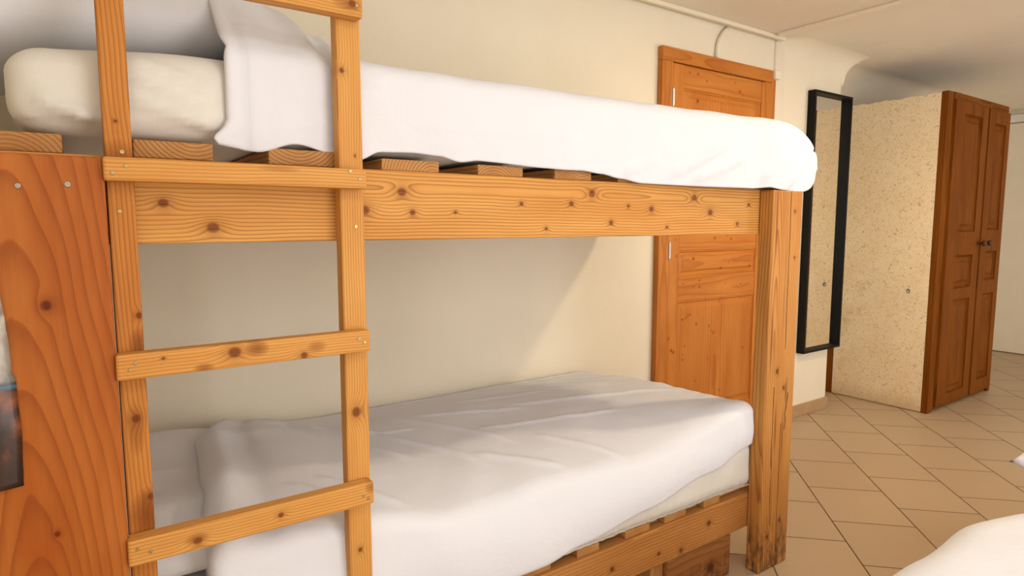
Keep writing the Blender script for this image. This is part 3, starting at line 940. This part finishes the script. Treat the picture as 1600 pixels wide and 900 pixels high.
def lo_duv(p):
    x, y, z = p
    front = sm(.16, .045, y)
    zn = (z - .30) / .255
    hb = interp(hem, x)
    if y > .3:
        hb = .42
    hb = hb * front + (1 - front) * .42
    drop = .062 * max(0.0, (.42 - y) / .38) ** 2.0 * sm(-.04, -.45, x) * (.25 + .75 * sm(-1.40, -1.05, x))
    z = hb + (.553 - drop - hb) * zn
    y += .032 * max(0, zn) ** 2 * front * sm(-.05, -.4, x) * sm(-1.2, -1.0, x)
    topk = sm(.7, 1.0, zn)
    # rise over the pillow, dip towards the wall and the head end
    z += topk * sm(-1.15, -1.48, x) * (.050 + .010 * nz(x, y, 0, 4, 21)) * (.45 + .55 * sm(.05, .3, y)) * sm(.95, .75, y)
    z += topk * .015 * sm(-.5, -.15, x) * sm(.04, .12, y) * sm(.6, .3, y)
    z -= topk * .030 * sm(.55, .88, y)
    z += topk * .020 * sm(-.25, -.02, x) * front
    y -= (.004 + .014 * sm(-1.28, -1.05, x)) * front
    x += sm(-1.25, -1.5, x) * interp([(.05, -.058), (.14, -.05), (.36, -.02), (.6, 0), (.9, .075)], y)
    y -= .008 * math.sin(max(0, min(1, zn)) * math.pi) * front
    for (a, b, w, h) in creases:
        z += topk * 1.35 * h * ridge_seg(x, y, a, b, w)
    z += topk * (nz(x, y, 0, 3.2, 4) * .012 + nz(x, y * .8, 0, 9, 6) * .004)
    y -= front * (nz(x, 0, z, 6, 2) * .006)
    # puffed turned-in head edge
    ee = math.exp(-((p.x + 1.530) / .030) ** 2)
    z += topk * (.017 + .006 * nz(0, y, 0, 9, 2)) * ee
    z -= topk * .005 * math.exp(-((p.x + 1.465) / .022) ** 2)
    if x > -.06:
        z -= topk * .004 * nz(0, y, 0, 20, 3)
    return Vector((x, y, z))
ld = cloth_obj('duvet', soft_box(-1.575, .002, .052, .884, .30, .555, .030, .0088, lo_duv, ('-z',)), WHITE, None, .006, (-.8, .45, .462))
tag(ld, 'rumpled white duvet spread over the lower bunk mattress', 'duvet')

# leaflet hanging on the left post ------------------------------------------------
def leaflet_mat():
    t = T('printed_leaflet')
    x, y, z = t.sep(t.coord())[:3]
    f = t.noise(t.coord(), 14, 3, .5, .5)
    dark = t.ramp(f, [(.30, (.012, .008, .007)), (.48, (.05, .018, .009)), (.60, (.22, .06, .015)), (.75, (.05, .03, .025))])
    pale = t.ramp(f, [(.3, (.04, .035, .03)), (.5, (.32, .27, .22)), (.65, (.62, .60, .55))])
    up = t.m('MULTIPLY', t.m('SUBTRACT', z, -.0), 200, clamp=True)
    c = t.mix(up, dark, pale)
    st = t.m('SUBTRACT', 1.0, t.m('MULTIPLY', t.m('ABSOLUTE', t.m('ADD', z, .004)), 180, clamp=True), clamp=True)
    c = t.mix(st, c, (.05, .12, .20))
    return t.fin(c, .22, .5)
bm = bmesh.new()
edge = [(.772, -1.8845), (.80, -1.8835), (.86, -1.8815), (.905, -1.8835), (.932, -1.8835), (.945, -1.8875), (.98, -1.888), (1.02, -1.8905), (1.06, -1.8935), (1.10, -1.896)]
N = 40
rows = []
for i in range(N + 1):
    z = .772 + (1.10 - .772) * i / N
    xr = interp([(a, b) for a, b in edge], z)
    xl = -1.990 + .03 * math.sin((z - .77) * 4)
    row = []
    for j in range(13):
        s = j / 12
        x = xl + (xr - xl) * s
        y = -.0022 - .010 * math.sin(s * math.pi) - .006 * sm(.9, 1.1, z)
        row.append(bm.verts.new((x + 1.92, y, z - .928)))
    rows.append(row)
for A, B in zip(rows, rows[1:]):
    for k in range(12):
        bm.faces.new((A[k], A[k + 1], B[k + 1], B[k]))
g = bmesh.ops.extrude_face_region(bm, geom=bm.faces[:])
for v in g['geom']:
    if isinstance(v, bmesh.types.BMVert):
        v.co.y += .0012
tag(link('leaflet', mesh_from(bm, True), None, (-1.92, 0, .928), leaflet_mat()), 'glossy dark brown printed leaflet hanging on the wide orange post at the left edge', 'leaflet')

# ------------------------------------------------------------------ second bed, lower right corner
bed = thing('single_bed', 'low wooden single bed under a white duvet in the lower right corner', 'bed', (.25, -1.05, 0))
box('bed_base', -.70, 1.30, -1.50, -.64, .16, .24, wood('bed_base_wood', 'X', PINE_POST, seed=40), bed, .004)
for lx, ly in ((-.66, -1.46), (1.26, -1.46), (-.66, -.68), (1.26, -.68)):
    box('leg', lx - .035, lx + .035, ly - .035, ly + .035, 0, .16, wood('bed_leg_wood', 'Z', PINE_POST, seed=lx), bed, .004)
sm2 = cloth_obj('mattress', soft_box(-.68, 1.28, -1.49, -.655, .2405, .40, .04, .03), CREAM, None, 0, (.3, -1.07, .2405))
tag(sm2, 'mattress under the white duvet on the bed in the lower right corner', 'mattress')
def d2(p):
    x, y, z = p
    top = sm(.36, .45, z)
    z += top * (nz(x, y, 0, 3, 11) * .012 + nz(x, y, 0, 9, 12) * .004)
    back = sm(-.85, -.60, y)
    z -= top * .03 * sm(.0, .35, x) * back
    y += back * (.010 * nz(x, 0, 0, 5, 3) + .022 - .075 * sm(-.12, .18, x)) 
    return Vector((x, y, z))
du2 = cloth_obj('duvet', soft_box(-.70, 1.05, -1.53, -.605, .22, .462, .07, .018, d2, ('-z',)), WHITE, None, .006, (.2, -1.07, .40))
tag(du2, 'white duvet with a rounded edge in the lower right corner of the picture', 'duvet')
p3 = cloth_obj('pillow', pillow_bm(.50, -.80, .535, .62, .42, .13, 8.0, 30), WHITE, None, 0, (.5, -.80, .47))
tag(p3, 'white pillow whose corner shows at the right picture edge above the tiles', 'pillow')

# ------------------------------------------------------------------ lights
world = bpy.data.worlds.new('world')
bpy.context.scene.world = world
world.use_nodes = True
wn = world.node_tree
wn.nodes['Background'].inputs[0].default_value = (.80, .90, 1.0, 1)
wn.nodes['Background'].inputs[1].default_value = 1.0

def area(name, loc, rot, sx, sy, energy, col):
    l = bpy.data.lights.new(name, 'AREA')
    l.shape = 'RECTANGLE'
    l.size, l.size_y = sx, sy
    l.energy = energy
    l.color = col
    o = bpy.data.objects.new(name, l)
    C.objects.link(o)
    o.location = loc
    o.rotation_euler = rot
    return o
for i, (a, b) in enumerate(WIN):
    area('window_and_fill_light', ((a + b) / 2, Y0 - .09, (WZ[0] + WZ[1]) / 2), (math.radians(90), 0, 0), b - a - .1, WZ[1] - WZ[0] - .1, (36, 40)[i], (1.0, .96, .92))  # right-hand one is fill for the far side
area('window_and_fill_light', ((FILL_SKY[0] + FILL_SKY[1]) / 2, (FILL_SKY[2] + FILL_SKY[3]) / 2, CEIL + .07), (0, 0, 0), .9, .9, 11, (.95, .96, 1.0))  # fill light through the added roof opening
area('window_and_fill_light', (X0 - .09, sum(LW) / 2, 1.125), (0, math.radians(-90), 0), 1.65, LW[1] - LW[0] - .1, 14, (.87, .92, 1.0))
# ceiling lamp out of frame: its sharp shadow edge falls on the wall under the bunk
LL = Vector((.92, -.38, 2.045))
lamp = thing('ceiling_lamp', 'small ceiling lamp with an added round white metal shade past the bunk foot', 'lamp', (LL.x, LL.y, CEIL))
bm = bmesh.new()
prof = [(.0, .102), (.045, .102), (.050, .075), (.085, .030), (.112, -.028), (.108, -.028), (.081, .028), (.046, .068), (.0, .070)]  # unseen shade, added to keep lamp light off the upper wall
rings = [[bm.verts.new((r * math.cos(2 * math.pi * k / 32), r * math.sin(2 * math.pi * k / 32), z)) for k in range(32)] for r, z in prof[1:-1]]
for A, B in zip(rings, rings[1:]):
    for k in range(32):
        bm.faces.new((A[k], A[(k + 1) % 32], B[(k + 1) % 32], B[k]))
bm.faces.new(rings[0])
bm.faces.new(rings[-1])
link('added_shade', mesh_from(bm, False), lamp, LL, WHITEP)
bm = bmesh.new()
bmesh.ops.create_uvsphere(bm, u_segments=24, v_segments=16, radius=.036)
em = T('warm_bulb')
em.b.inputs['Emission Color'].default_value = (1.0, .82, .52, 1)
em.b.inputs['Emission Strength'].default_value = 950
em.fin((.9, .85, .75), .4)
link('bulb', mesh_from(bm, True), lamp, LL, em.mat)

# ------------------------------------------------------------------ camera and view
cd = bpy.data.cameras.new('camera')
cam = bpy.data.objects.new('camera', cd)
C.objects.link(cam)
cam.location = (-1.8031, -1.159, 1.1608)
cam.rotation_euler = (math.radians(90 - 5.8543), 0, math.radians(-34.8488))
cd.sensor_width = 36
cd.lens = 982.6 / 1600 * 36
cd.clip_start = .02
sc = bpy.context.scene
sc.camera = cam
sc.view_settings.view_transform = 'Standard'
sc.view_settings.look = 'None'
sc.view_settings.gamma = 1
sc.view_settings.use_curve_mapping = False
sc.view_settings.exposure = -0.05
